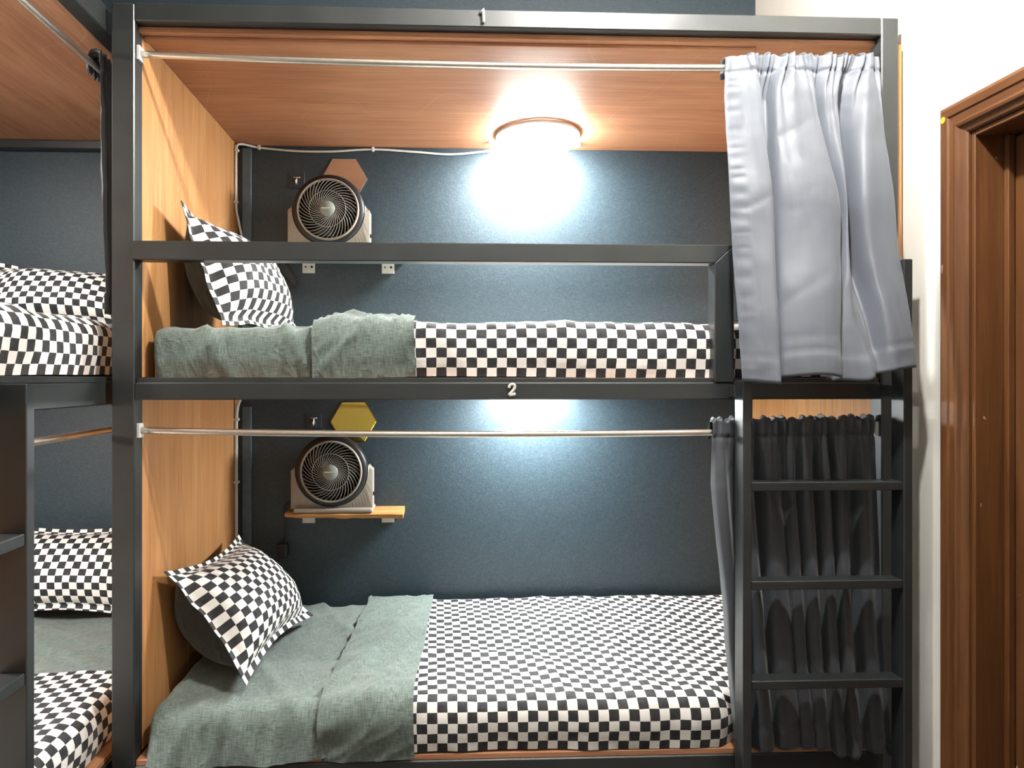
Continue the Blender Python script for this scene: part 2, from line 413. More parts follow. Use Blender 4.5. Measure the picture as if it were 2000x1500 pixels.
# guard rail with its mitred end post
rail = bmesh.new()
pv = [(XPL-0.006, 0.379), (1.732, 0.379), (1.732, -0.010), (1.676, -0.010), (1.676, 0.327), (XPL-0.006, 0.327)]
for (quad, nm) in (([pv[0], pv[1], pv[4], pv[5]], 'guard_rail'), ([pv[1], pv[2], pv[3], pv[4]], 'guard_rail_post')):
    bq = bmesh.new()
    a = [bq.verts.new((x, -0.003, E+z)) for x, z in quad]; b2 = [bq.verts.new((x, T-0.004, E+z)) for x, z in quad]
    bq.faces.new(a); bq.faces.new(b2[::-1])
    for i in range(4): bq.faces.new([a[i], b2[i], b2[(i+1) % 4], a[(i+1) % 4]])
    bmesh.ops.recalc_face_normals(bq, faces=bq.faces)
    bmesh.ops.bevel(bq, geom=list(bq.edges), offset=0.0022, segments=1, affect='EDGES')
    from_bm(nm, bq, 'steel', B)
rail.free()
box('bed_base', XPL+0.003, XPR-0.003, 0.014, YB-0.005, -0.022, 0.000, 'ply_h', B, 0.001)
box('base_lip', XPL+0.003, XPR-0.003, 0.008, 0.013, -0.012, 0.003, 'steel', B, 0.001)
box('bed_base', XPL+0.003, XPR-0.003, 0.003, YB-0.005, -1.063, -1.048, 'ply_h', B, 0.001)
box('end_panel', XPL-0.016, XPL, T, YB-0.002, 0.004, 0.966, 'ply_v', B, 0.001)
box('end_panel', XPL-0.016, XPL, T, YB-0.002, -1.046, -0.026, 'ply_v', B, 0.001)
box('end_panel', XPO, XPO+0.022, 0.018, YB-0.002, -1.046, 0.966, 'ply_v', B, 0.001)
box('ceiling_panel', XPL-0.016, XPO, 0.030, YB-0.002, 0.967, 0.982, 'ply_h', B, 0.001)
box('ceiling_batten', XPL+0.003, 1.82, 0.052, 0.076, 0.957, 0.967, 'ply_h', B, 0.001)
# numbers
tube('number', [(1.012, -0.004, 1.020), (1.020, -0.006, 1.029), (1.0205, -0.006, 1.012), (1.021, -0.005, 0.994)], lambda t: 0.0045, 'number', B, 8, label='small white number 1')
two = [(1.0975, -0.0255), (1.0985, -0.0205), (1.103, -0.0160), (1.109, -0.0155), (1.1130, -0.0195), (1.1125, -0.0260), (1.108, -0.0330), (1.102, -0.0400), (1.098, -0.0445), (1.104, -0.0445), (1.110, -0.0435), (1.1155, -0.0420)]
tube('number', [(p.x-0.005, -0.004, p.y) for p in catmull([(a, b, 0) for a, b in two], 40)], 0.0043, 'number', B, 8, label='small silver number 2')
# ladder
LY0, LY1 = -0.090, -0.038
lad = bpy.data.objects.new('ladder', None); COL.objects.link(lad); lad.parent = B; lad.empty_display_size = 0.05
lad.location = (1.95, -0.06, ZF+E); lad.matrix_parent_inverse = Matrix.Translation(-Vector(B.location))
box('stile', 1.717, 1.741, LY0, LY1, ZF, -0.004, 'steel', lad, 0.002)
box('stile', 2.162, 2.187, LY0, LY1, ZF, 0.327, 'steel', lad, 0.002)
for z in (-0.280, -0.548, -0.818, -1.09): box('rung', 1.741, 2.162, LY0+0.003, LY1-0.003, z-0.024, z, 'steel', lad, 0.002)
for x0, x1 in ((1.717, 1.741), (2.162, 2.187)): box('mount', x0, x1, LY1, 0.0, -0.050, -0.018, 'steel', lad, 0.001)

# ------------------------------------------------------------------ left bunk (runs towards the viewer along the left wall)
L = thing('bunk_bed', 'black steel double bunk along the left wall, cut off by the frame', 'bunk bed', (-0.5, -0.15, ZF))
LX0, LX1 = -0.07, -0.020; LN = -1.33
for z0, z1 in ((0.957, 1.030), (-0.072, -0.010), (-1.115, -1.064)): box('beam', LX0, LX1, LN+T, 0.885, z0, z1, 'steel', L, 0.003)
for x0, x1, y0 in ((LX0, LX1, LN), (XL+0.004, XL+0.054, LN)): box('post', x0, x1, y0, y0+T, ZF, 1.030, 'steel', L, 0.003)
for x0 in (LX0, XL+0.004): box('post', x0, x0+T, 0.885, 0.935, ZF, 1.030, 'steel', L, 0.003)
for z0, z1 in ((0.932, 0.966), (-0.066, -0.026), (-1.115, -1.064)):
    box('beam', XL+0.054, LX0, 0.890, 0.930, z0, z1, 'steel', L, 0.003); box('beam', XL+0.054, LX0, LN+0.005, LN+0.045, z0, z1, 'steel', L, 0.003)
    box('beam', XL+0.004, XL+0.045, LN+T, 0.885, z0, z1, 'steel', L, 0.003)
box('ceiling_panel', XL+0.002, LX0-0.002, LN, YB-0.010, 0.967, 0.982, 'ply_y', L, 0.001)
box('bed_base', XL+0.050, LX1-0.006, LN+0.05, 0.884, -0.009, 0.004, 'ply_y', L, 0.001)
box('base_lip', LX1-0.005, LX1+0.001, LN+0.05, 0.884, -0.009, 0.006, 'steel', L, 0.001)
box('bed_base', XL+0.050, LX1-0.006, LN+0.05, 0.884, -1.063, -1.048, 'ply_y', L, 0.001)
box('end_panel', XL+0.05, LX0, LN-0.014, LN, -1.046, 0.966, 'ply_v', L, 0.001)
lad2 = bpy.data.objects.new('ladder', None); COL.objects.link(lad2); lad2.parent = L; lad2.empty_display_size = 0.05
lad2.location = (0.01, -0.7, 0); lad2.matrix_parent_inverse = Matrix.Translation(-Vector(L.location))
for y in (-0.439, -0.895): box('stile', LX1, 0.040, y, y+0.028, ZF, -0.010, 'steel', lad2, 0.002)
for z in (-0.322, -0.612, -0.90, -1.18): box('rung', LX1+0.003, 0.037, -0.867, -0.439, z-0.026, z, 'steel', lad2, 0.002)

# ------------------------------------------------------------------ bedding
def fbm(x, y, z): return noise.fractal(Vector((x, y, z)), 1.0, 2.0, 4)
def crease(x, y, seed, fx, fy, ang):
    c, s = math.cos(ang), math.sin(ang); u = (x*c+y*s)*fx; v = (-x*s+y*c)*fy
    n = noise.noise(Vector((u, v, seed)))
    return max(0.0, 1-abs(n)*5)**2
def bed_cloth(name, x0, x1, y0, y1, z0, z1, off, r, mat, parent, mp, disp, step=0.011, round_lo=False, round_hi=False, back=False, hem=0.0, uvshift=(0, 0), drop=0.0):
    """a cloth or a mattress laid along local x; profile runs up the front, round the edge and over the top"""
    ya = y0-off; zt = z1+off; prof = []
    n1 = max(3, int((zt-r-z0)/step))
    for i in range(n1): prof.append((ya, z0+(zt-r-z0)*i/n1, -1, 0))
    for i in range(8): a = PI/2*i/7; prof.append((ya+r-r*math.cos(a), zt-r+r*math.sin(a), -math.cos(a), math.sin(a)))
    ye = y1-(r if back else 0); n2 = max(3, int((ye-ya-r)/(step*1.4)))
    for i in range(1, n2+1): prof.append((ya+r+(ye-ya-r)*i/n2, zt, 0, 1))
    if back:
        for i in range(1, 8): a = PI/2*i/7; prof.append((y1-r+r*math.sin(a), zt-r+r*math.cos(a), math.sin(a), math.cos(a)))
        for i in range(1, 6): prof.append((y1, zt-r-(zt-r-z0)*i/5, 1, 0))
    xs = [x0+(x1-x0)*i/max(2, int((x1-x0)/step)) for i in range(max(2, int((x1-x0)/step))+1)]
    if round_lo: xs = [x0+r*(1-math.cos(PI/2*i/6)) for i in range(6)]+[x for x in xs if x > x0+r*1.02]
    if round_hi: xs = [x for x in xs if x < x1-r*1.02]+[x1-r*(1-math.cos(PI/2*(6-i)/6)) for i in range(1, 7)]
    V = []; U = []; NP = len(prof)
    for x in xs:
        ins = 0.0
        if round_lo and x < x0+r: d = (x0+r-x)/r; ins = r*(1-math.sqrt(max(0, 1-d*d)))
        if round_hi and x > x1-r: d = (x-x1+r)/r; ins = r*(1-math.sqrt(max(0, 1-d*d)))
        s = 0.0; pp = None
        for j, (y, z, ny, nz) in enumerate(prof):
            if pp: s += math.hypot(y-pp[0], z-pp[1])
            pp = (y, z)
            d, dx = disp(x, s, y, z)
            hz = 0
            if hem and j < n1: hz = hem*noise.noise(Vector((x*3.1, 0.3, 8)))*(1-j/n1)
            if drop and j < n1: hz -= drop*(1-j/n1)*min(1, max(0, (0.52-x)/0.15))*(1.0+0.35*noise.noise(Vector((x*7, 2.2, 4))))
            k = d-ins
            V.append(mp(x+dx, y+ny*k, E+max(z0-0.03, z+nz*k+hz)))
            U.append((x+uvshift[0], s+uvshift[1]))
    NX = len(xs); F = [[i*NP+j, i*NP+j+1, (i+1)*NP+j+1, (i+1)*NP+j] for i in range(NX-1) for j in range(NP-1)]
    if back: F.append(list(range(NP))); F.append([(NX-1)*NP+j for j in range(NP)][::-1])
    o = mesh(name, V, F, mat, parent, True, U)
    return o

def tuck(x, y, y0):
    """front face pressed in behind a hanging curtain"""
    if TUCK is None or y > y0+0.10: return 0.0
    f = min(1, max(0, (x-TUCK)/0.07)); return 0.040*f*f*(3-2*f)*max(0, 1-max(0, y-y0-0.03)/0.07)
TUCK = None
def bed(mp, base, top, x_len, width, y0, labels, seed, cuff=(0.452, 0.742), cuff_on=True, quilt_to=None, cuff_hang=0.0, sheet_drop=0.0):
    r = 0.045
    def d_m(x, s, y, z):
        d = 0.008*fbm(x*4, s*4, seed)+0.013*crease(x, s, seed+3, 5.0, 1.3, 0.55)+0.010*crease(x, s, seed+5, 6.0, 1.1, -0.35)+0.005*crease(x, s, seed+8, 13, 2, 0.2)
        if x > cuff[0]+0.09: d = d*0.2-0.008
        if z < base+0.05 and not (sheet_drop and x < 0.5): d -= 0.012*(1-(z-base)/0.05)
        if sheet_drop and y < y0+0.05: d += 0.018*(1-min(1, (z-base)/0.10))*min(1, max(0, (cuff[0]+0.02-x)/0.12))
        d -= tuck(x, y, y0)
        return d, 0.0
    m = bed_cloth('mattress', 0, x_len, y0+0.018, y0+width, base+0.002, top, 0, r, 'sheet', None, mp, d_m, 0.013, True, True, True, drop=sheet_drop)
    tag(m, labels[0], 'mattress', 'mattresses in green sheets')
    q = thing('quilt', labels[1], 'quilt', tuple(Vector(mp(x_len*0.6, y0+width/2, E+top))-Vector((0, 0, E))), 'checkered quilts')
    qe = quilt_to or x_len-0.012
    def d_q(x, s, y, z):
        d = 0.007*fbm(x*2.6, s*3, seed+11)+0.004*fbm(x*9, s*9, seed+2)+0.006*crease(x, s, seed+13, 2.2, 2.6, 0.9)
        if z < base+0.06: d -= 0.010*(1-max(0, z-base)/0.06)
        d -= tuck(x, y, y0)
        return d, 0.006*noise.noise(Vector((x*2, s*3, seed+4)))
    bed_cloth('patterned_cover', cuff[0]+(0.06 if cuff_on else 0), qe, y0+0.018, y0+width-0.004, base+0.002, top, 0.016, r+0.012, 'check', q, mp, d_q, 0.0105, hem=0.012)
    if cuff_on:
        def d_c(x, s, y, z):
            e = min(x-cuff[0], 0.05)/0.05
            d = 0.006*fbm(x*4, s*3, seed+21)+0.015*crease(x, s, seed+23, 7.0, 1.5, -0.75)+0.011*crease(x, s, seed+29, 5.0, 1.3, -0.45)+0.006*crease(x, s, seed+31, 14, 3, -0.9)-0.010*(1-max(0, e))**2
            if z < base+0.06: d -= 0.010*(1-max(0, z-base)/0.06)
            return d, 0.010*(noise.noise(Vector((s*2.5, 0.5, seed+6))))+0.05*max(0, s-0.15)*(1 if base < -0.5 else 0.3)
        c = bed_cloth('turned_back_cuff', cuff[0], cuff[1], y0+0.018, y0+width-0.008, base+0.002-cuff_hang, top, 0.026, r+0.018, 'sheet', q, mp, d_c, 0.009, hem=0.008)
        c['label'] = 'grey green reverse of quilt folded back'
    return m, q
mp_main = lambda x, y, z: (x+0.088, y, z)
mp_left = lambda x, y, z: (-0.045-(y-0.03), 0.875-x, z)
bed(mp_main, 0.002, 0.150, 2.062, 0.875, 0.030, ('grey green sheeted mattress of the upper bunk numbered 1', 'black and white checkered quilt on the upper bunk behind the guard rail'), 1.0)
TUCK = 1.60
bed(mp_main, -1.046, -0.922, 2.062, 0.895, -0.004, ('grey green sheeted mattress of the lower bunk numbered 2', 'black and white checkered quilt spread over the lower bunk beside the ladder'), 5.0, cuff=(0.470, 0.735), cuff_hang=0.014, sheet_drop=0.020)
TUCK = None
bed(mp_left, 0.006, 0.150, 2.05, 0.875, 0.030, ('mattress of the left upper bunk under a checkered quilt', 'checkered quilt on the upper bunk at left edge, hanging down its bright side'), 9.0, cuff=(0.33, 0.5), cuff_on=False)
bed(mp_left, -1.046, -0.922, 2.05, 0.875, 0.030, ('grey green sheeted mattress in the left lower bunk behind ladder', 'checkered quilt on the lower bunk at left edge behind the ladder'), 13.0, cuff=(0.637, 0.70), cuff_on=False)

def pillow(A, Bc, C, D, nrm, hf, hb, label, seed, curl=0.0, edge=0.035):
    A, Bc, C, D = [Vector(p) for p in (A, Bc, C, D)]; nrm = Vector(nrm).normalized()
    ctr = (A+Bc+C+D)/4
    t = thing('pillow', label, 'pillow', (Bc+C)/2, 'checkered pillows')
    W = ((D-A).length+(C-Bc).length)/2; H = ((Bc-A).length+(C-D).length)/2
    nu, nv = 52, 40; fu, fv = 0.030/W, 0.030/H
    def P(u, v, side):
        p = A.lerp(D, u).lerp(Bc.lerp(C, u), v)
        uu = min(1, max(0, (u-fu)/(1-2*fu))); vv = min(1, max(0, (v-fv)/(1-2*fv)))
        a, b = 2*uu-1, 2*vv-1
        h = (max(0, 1-abs(a)**2.6)*max(0, 1-abs(b)**2.4))**0.62
        p = p+(ctr-p)*0.0+(Bc-A).normalized()*(edge*math.sin(PI*u)*(1-2*v)*(abs(1-2*v)))*1.0+(D-A).normalized()*(edge*math.sin(PI*v)*(1-2*u)*abs(1-2*u))
        wr = 0.010*fbm(u*4, v*4, seed)*h+0.006*crease(u*W, v*H, seed+2, 5, 2.5, 0.8)*(1-h)*min(1, h*6)
        fl = 0.012*noise.noise(Vector((u*5, v*5, seed+5)))*max(0, 1-h*4)
        cu = curl*max(0, 1-((u)**2+(v)**2)*14)
        return p+nrm*((h*hf+wr+fl if side > 0 else -h*hb+wr*0.5-0.002+fl)+cu)
    for side, nm, mt in ((1, 'front_cover', 'check'), (-1, 'back_cover', 'pback')):
        V = []; U = []
        for i in range(nu+1):
            for j in range(nv+1):
                p = P(i/nu, j/nv, side); V.append((p.x, p.y, p.z+E)); U.append((i/nu*W*1.05+0.003, j/nv*H*1.08+0.004))
        F = [[i*(nv+1)+j, i*(nv+1)+j+1, (i+1)*(nv+1)+j+1, (i+1)*(nv+1)+j] for i in range(nu) for j in range(nv)]
        o = mesh(nm, V, F, mt, t, True, U)
        if side < 0: o['label'] = 'plain dark green back'
    return t
pillow((0.088, 0.13, -0.565), (0.345, 0.075, -0.880), (0.430, 0.64, -0.880), (0.125, 0.74, -0.600), (0.80, -0.12, 0.60), 0.120, 0.190, 'checkered pillow leaning on plywood at the head of the lower bunk', 2.0)
pillow((0.110, 0.16, 0.525), (0.262, 0.12, 0.158), (0.392, 0.64, 0.160), (0.135, 0.72, 0.475), (0.84, -0.12, 0.50), 0.120, 0.125, 'checkered pillow leaning on plywood behind the upper guard rail', 21.0, curl=0.02, edge=0.016)
pillow((-0.86, 0.835, 0.46), (-0.86, 0.60, 0.172), (-0.19, 0.60, 0.172), (-0.19, 0.835, 0.405), (0, -0.80, 0.60), 0.10, 0.06, 'checkered pillow at the back of the upper bunk at left edge', 31.0)
pillow((-0.87, 0.845, -0.565), (-0.87, 0.665, -0.893), (-0.19, 0.665, -0.893), (-0.19, 0.845, -0.565), (0, -0.88, 0.45), 0.09, 0.06, 'checkered pillow at the back of the lower bunk behind left ladder', 41.0)

# ------------------------------------------------------------------ curtain rods and curtains
def rod(pa, pb, sag, axis, label):
    t = thing('curtain_rod', label, 'curtain rod', pa, 'steel curtain rods')
    path = []
    for i in range(41):
        u = i/40; path.append((pa[0]+(pb[0]-pa[0])*u, pa[1]+(pb[1]-pa[1])*u, pa[2]+(pb[2]-pa[2])*u-sag*4*u*(1-u)))
    tube('tube', path, 0.0093, 'chrome', t, 12)
    for p, s in ((pa, 1), (pb, -1)):
        if axis == 'X':
            x0, x1 = sorted((p[0]-s*0.003, p[0]+s*0.006)); box('bracket', x0, x1, p[1]-0.014, p[1]+0.014, p[2]-0.020, p[2]+0.020, 'bracket', t, 0.001)
        else:
            y0, y1 = sorted((p[1]-s*0.003, p[1]+s*0.006)); box('bracket', p[0]-0.014, p[0]+0.014, y0, y1, p[2]-0.020, p[2]+0.020, 'bracket', t, 0.001)
rod((XPL+0.003, 0.026, 0.903), (XPR-0.003, 0.026, 0.903), 0.014, 'X', 'thin steel curtain rod across the upper bunk opening')
rod((XPL+0.003, 0.026, -0.143), (XPR-0.003, 0.026, -0.143), 0.014, 'X', 'thin steel curtain rod across the lower bunk opening')
rod((-0.085, LN+T+0.003, 0.903), (-0.085, 0.88, 0.903), 0.010, 'Y', 'steel curtain rod under the ceiling of the left upper bunk')
rod((-0.085, LN+T+0.003, -0.143), (-0.085, 0.88, -0.143), 0.010, 'Y', 'steel curtain rod in the left lower bunk behind the ladder')

def curtain(rows, nS, nT, mat, label, pleats, pamp, plen, thick=0.0015, hemh=0.062, name='curtain', swap=False, seed=0.0, group=None, tabs=True):
    """rows: list of (t, [(x, y)...], [(x-fraction, z)...]) from header to hem"""
    R = []
    for t, pts, zs in rows:
        R.append((t, catmull([(x, y, 0) for x, y in pts], nS), zs))
    def zat(zs, s):
        for (a, za), (b, zb) in zip(zs, zs[1:]):
            if a <= s <= b: f = (s-a)/(b-a); f = f*f*(3-2*f); return za+(zb-za)*f
        return zs[-1][1]
    ts = [i/nT for i in range(nT+1)]
    ts = [t**1.25 for t in ts]
    V = []; U = []; top = R[0]; bot = R[-1]
    for t in ts:
        k = 0
        while k < len(R)-2 and t > R[k+1][0]: k += 1
        f = (t-R[k][0])/(R[k+1][0]-R[k][0]); f = f*f*(3-2*f)*0.5+f*0.5
        for i in range(nS):
            s = i/(nS-1)
            p = R[k][1][i].lerp(R[k+1][1][i], f)
            z = zat(top[2], s)*(1-t)+zat(bot[2], s)*t
            dz = zat(top[2], s)-z
            pl = plen*(0.55+1.1*(0.5+0.5*math.sin(s*41+seed)*math.cos(s*17+1))**1.5); g = math.exp(-(dz-0.032)/pl) if dz > 0.032 else 1.0
            ph = 2*PI*pleats*(s+0.014*math.sin(s*23+seed)+0.008*math.sin(s*61+seed)); pa = pamp*(0.65+0.5*math.sin(s*37+seed*2)*math.sin(s*13))
            flat = 0.25 if s < 0.13 and tabs else 1.0
            x = p.x+0.5*pa*g*math.cos(ph*1.0+1.3)*flat
            y = p.y+pa*g*math.sin(ph)*flat
            z2 = z+((0.005*math.sin(ph+0.8)+0.004*math.sin(ph*0.37))*flat*math.exp(-dz/0.02))
            y += 0.0035*fbm(s*6, t*5, seed+3)+0.0028*crease(s*0.6, t*0.9, seed+7, 6, 3, 0.8)
            if tabs and s < 0.07: y -= 0.0016*math.sin(z*120+5*math.sin(z*31)+2*math.sin(z*67))*math.sin(PI*s/0.07)
            # header channel pinched below the rod
            if abs(dz-0.048) < 0.008: y += 0.005*(1-abs(dz-0.048)/0.008)
            zb = zat(bot[2], s); up = z-zb
            if abs(up-hemh) < 0.006: y += 0.0045*(1-abs(up-hemh)/0.006)
            if up < hemh: y -= 0.003
            V.append((x, y, E+z2) if not swap else (y, x, E+z2)); U.append((s*1.2, t))
    first = list(V[:nS]); pre = []; preU = []
    for dy, dz in ((0.034, -0.050), (0.035, -0.030), (0.034, -0.012), (0.027, 0.001), (0.014, 0.004)):      # the pocket goes over the rod and down behind it
        for i, p in enumerate(first):
            pre.append((p[0], p[1]+dy, p[2]+dz) if not swap else (p[0]-dy, p[1], p[2]+dz)); preU.append((i/(nS-1)*1.2, dz))
    V = pre+V; U = preU+U
    n = nS; F = [[i*n+j, i*n+j+1, (i+1)*n+j+1, (i+1)*n+j] for i in range(nT+5) for j in range(n-1)]
    o = mesh(name, V, F, mat, None, True, U)
    so = o.modifiers.new('thickness', 'SOLIDIFY'); so.thickness = thick; so.offset = 0
    tag(o, label, 'curtain', group or 'satin curtains')
    return o
bx = [1.700, 1.735, 1.778, 1.788, 1.778, 1.795, 1.803, 1.870, 1.936, 1.944, 1.938, 1.955, 1.989, 2.026, 2.056, 2.096, 2.156]
by = [-.118, -.148, -.165, -.130, -.105, -.103, -.140, -.165, -.168, -.128, -.104, -.125, -.145, -.170, -.130, -.155, -.142]
mx = [1.700, 1.745, 1.806, 1.814, 1.806, 1.825, 1.845, 1.920, 1.990, 2.000, 1.992, 2.010, 2.024, 2.030, 2.056, 2.068, 2.165]
my = [-.050, -.068, -.075, -.035, -.012, -.012, -.050, -.080, -.078, -.040, -.010, -.045, -.062, .026, .026, -.064, -.050]
ux = [1.703, 1.748, 1.800, 1.806, 1.812, 1.836, 1.850, 1.905, 1.955, 1.968, 1.975, 1.995, 2.020, 2.038, 2.062, 2.105, 2.152]
uy = [-.004, -.010, -.014, .016, .024, .020, -.010, -.022, -.012, .016, .022, -.010, -.014, .030, .012, -.018, -.010]
tx = [1.715+(2.150-1.715)*i/16 for i in range(17)]
ty = [0.013, 0.012, 0.010] + [0.007]*14
curtain([(0, list(zip(tx, ty)), [(0, 0.918), (0.15, 0.925), (1, 0.929)]), (0.13, list(zip(ux, uy)), []), (0.50, list(zip(mx, my)), []), (1.0, list(zip(bx, by)), [(0, -0.006), (0.16, -0.014), (0.2, -0.006), (0.33, 0.000), (0.45, 0.010), (0.56, -0.005), (0.60, 0.000), (0.78, -0.006), (0.86, 0.012), (1, 0.030)])],
        300, 120, 'satin', 'light grey satin curtain bunched at the right of the upper bunk', 21, 0.0125, 0.110, seed=1.0)
# lower curtain behind the ladder
npl = 8.5; ctl = 35
def fold_row(x0, x1, yc, amp, ph0, sharp, jit):
    out = []
    for i in range(ctl):
        s = i/(ctl-1); ph = 2*PI*npl*(s+0.028*math.sin(s*9.0+1)+0.012*math.sin(s*27))+ph0
        out.append((x0+(x1-x0)*s+jit*math.sin(ph*1.0+0.9), yc+amp*math.sin(ph)*(0.75+0.35*math.sin(s*11))))
    return out
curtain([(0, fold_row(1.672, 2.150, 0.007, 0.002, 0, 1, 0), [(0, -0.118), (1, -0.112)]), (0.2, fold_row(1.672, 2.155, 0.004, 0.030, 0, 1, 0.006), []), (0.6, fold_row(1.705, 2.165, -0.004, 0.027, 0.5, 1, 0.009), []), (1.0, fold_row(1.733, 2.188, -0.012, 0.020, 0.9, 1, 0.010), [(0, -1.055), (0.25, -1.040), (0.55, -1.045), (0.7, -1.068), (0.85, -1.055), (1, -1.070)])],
        320, 110, 'satin_shade', 'grey satin curtain with shade in its colour, hanging behind the right ladder', 20, 0.009, 0.07, seed=4.0, tabs=False)
def fold_row2(y0, y1, xc, amp):
    return [(y0+(y1-y0)*i/24, xc+amp*math.sin(2*PI*5*i/24)) for i in range(25)]
curtain([(0, fold_row2(0.065, 0.190, -0.066, 0.003), [(0, 0.925), (1, 0.925)]), (0.3, fold_row2(0.060, 0.195, -0.058, 0.012), []), (1.0, fold_row2(0.062, 0.18, -0.046, 0.008), [(0, 0.185), (1, 0.185)])],
        120, 60, 'satin_shade', 'dark curtain gathered against the post beside the left upper bunk', 12, 0.006, 0.05, swap=True, seed=9.0, tabs=False)

# ------------------------------------------------------------------ shelves, fans, mirrors, hooks, cables
def shelf(dx, dz, label):
    t = thing('wall_shelf', label, 'shelf', (0.51+dx, YB, -0.54+dz), 'live edge shelves')
    n = 40; V = []; F = []; x0, x1 = 0.283, 0.752; zt = -0.532; yb = YB-0.001
    for i in range(n+1):
        s = i/n; x = x0+(x1-x0)*s
        yf = 0.790+0.012*noise.noise(Vector((s*5, 1.7, dz)))+0.03*max(0, 0.10-s)*3
        th = 0.016+0.006*s+0.003*noise.noise(Vector((s*9, 4.1, 2)))
        for y, z in ((yb, zt), (yf+0.010, zt), (yf, zt-0.005), (yf+0.004, zt-th), (yb, zt-th)):
            V.append((x+dx, y, E+z+dz))
    for i in range(n):
        for j in range(5): F.append([i*5+j, i*5+(j+1) % 5, (i+1)*5+(j+1) % 5, (i+1)*5+j])
    F += [[4, 3, 2, 1, 0], [n*5+j for j in range(5)]]
    mesh('board', V, F, 'live', t)
    for bx_ in (0.353, 0.682):
        b = bmesh.new(); bm_box(b, bx_+dx-0.026, bx_+dx+0.026, YB-0.004, YB-0.0005, E-0.600+dz, E-0.556+dz, 0.001); bm_box(b, bx_+dx-0.026, bx_+dx+0.026, YB-0.06, YB-0.001, E-0.560+dz, E-0.556+dz, 0.001)
        br = from_bm('bracket', b, 'bracket', t)
        for hx, hr in ((-0.013, 0.0035), (0.013, 0.005)):
            lathe('hole', (bx_+dx+hx, YB-0.004, -0.574+dz), [(0.0002, -0.0008), (hr, -0.0008), (hr, 0.001)], 'hole', br, 'Y', 12)
    return t
shelf(0, 0, 'live-edge timber shelf under the fan in the lower bunk')
shelf(0, 1.040, 'timber shelf hidden behind the upper guard rail, only white brackets visible')

def fan(cx, cy, cz, label, turn):
    t = thing('desk_fan', label, 'fan', (cx, cy, cz-0.164), 'round desk fans')
    # black drum housing, taupe bezel
    lathe('housing', (cx, cy, cz), [(0.118, -0.030), (0.138, -0.030), (0.143, -0.018), (0.143, 0.012), (0.132, 0.045), (0.095, 0.078), (0.05, 0.090), (0.0005, 0.091)], 'fan_b', t, 'Y', 56)
    lathe('bezel', (cx, cy, cz), [(0.114, -0.030), (0.1155, -0.041), (0.119, -0.044), (0.122, -0.041), (0.123, -0.030)], 'fan_g', t, 'Y', 56)
    lathe('drum', (cx, cy, cz), [(0.118, -0.034), (0.116, 0.010), (0.08, 0.040), (0.0005, 0.042)], 'fan_b', t, 'Y', 48)
    ribs = []
    for k in range(38):
        a0 = 2*PI*k/38; path = []
        for i in range(9):
            u = i/8; r = 0.026+(0.117-0.026)*u; a = a0-1.15*u**0.8
            path.append((cx+r*math.cos(a), cy-0.043+0.006*u*u-0.006*(1-u), cz+r*math.sin(a)))
        ribs.append(path)
    g = tubes('grille', ribs, 0.0017, 'fan_r', t, 4)
    tube('grille_ring', [(cx+0.072*math.cos(2*PI*k/40), cy-0.047, cz+0.072*math.sin(2*PI*k/40)) for k in range(40)], 0.0013, 'fan_r', g, 5, True)
    hub = lathe('hub', (cx, cy, cz), [(0.029, -0.040), (0.030, -0.052), (0.028, -0.055), (0.0005, -0.056)], 'fan_h', t, 'Y', 32)
    box('hub_print', cx-0.022, cx+0.022, cy-0.0570, cy-0.0555, cz-0.0015, cz+0.0022, 'fan_t', hub, 0)
    for k in range(3):
        V = []; F = []
        for i in range(9):
            for j in range(5):
                r = 0.025+0.085*i/8; a = 2*PI*k/3+0.4+0.9*(j/4-0.5)*(0.6+0.5*i/8)
                V.append((cx+r*math.cos(a), cy-0.014+0.026*(j/4-0.5), E+cz+r*math.sin(a)))
        F = [[i*5+j, i*5+j+1, (i+1)*5+j+1, (i+1)*5+j] for i in range(8) for j in range(4)]
        b = mesh('blade', V, F, 'blade', t, True); s = b.modifiers.new('thickness', 'SOLIDIFY'); s.thickness = 0.002
    # stand: cradle plate with rounded cut-out, arms at both sides
    ns = 33; V = []; F = []; y0, y1 = cy-0.022, cy+0.055; zb = -0.150
    inner = []; outer = []
    for i in range(ns):
        a = PI+PI*i/(ns-1); inner.append((0.1445*math.cos(a), 0.1445*math.sin(a)*0.985+0.0))
        x = -0.149+0.298*i/(ns-1)
        if i == 0 or i == ns-1: outer.append((0.150*(-1 if i == 0 else 1), 0.012))
        else:
            u = (i-1)/(ns-3)*2-1; outer.append((0.162*math.copysign(min(1, abs(u)*1.25), u), zb+(0.152*max(0, abs(u)-0.8)/0.2)))
    inner[0] = (-0.1447, 0.02); inner[-1] = (0.1447, 0.02)
    for lst, yy in ((inner, y0), (outer, y0), (inner, y1), (outer, y1)):
        for x, z in lst: V.append((cx+x, yy+(0.006 if lst is outer and yy == y0 else 0), E+cz+z))
    for i in range(ns-1):
        F += [[i, i+1, ns+i+1, ns+i], [2*ns+i, 3*ns+i, 3*ns+i+1, 2*ns+i+1], [i, 2*ns+i, 2*ns+i+1, i+1], [ns+i, ns+i+1, 3*ns+i+1, 3*ns+i]]
    F += [[0, ns, 3*ns, 2*ns], [ns-1, 3*ns-1, 4*ns-1, 2*ns-1]]
    st = mesh('stand', V, F, 'fan_g', t)
    bmf = bmesh.new()
    bm_box(bmf, cx-0.148, cx+0.166, cy-0.045, cy+0.075, E+cz-0.1635, E+cz-0.146, 0.008, 3)
    from_bm('foot', bmf, 'fan_g', t)
    lathe('tilt_knob', (cx+0.160, cy+0.01, cz-0.095), [(0.008, -0.01), (0.008, 0.01), (0.0005, 0.01)], 'fan_b', t, 'Y', 12)
    return t
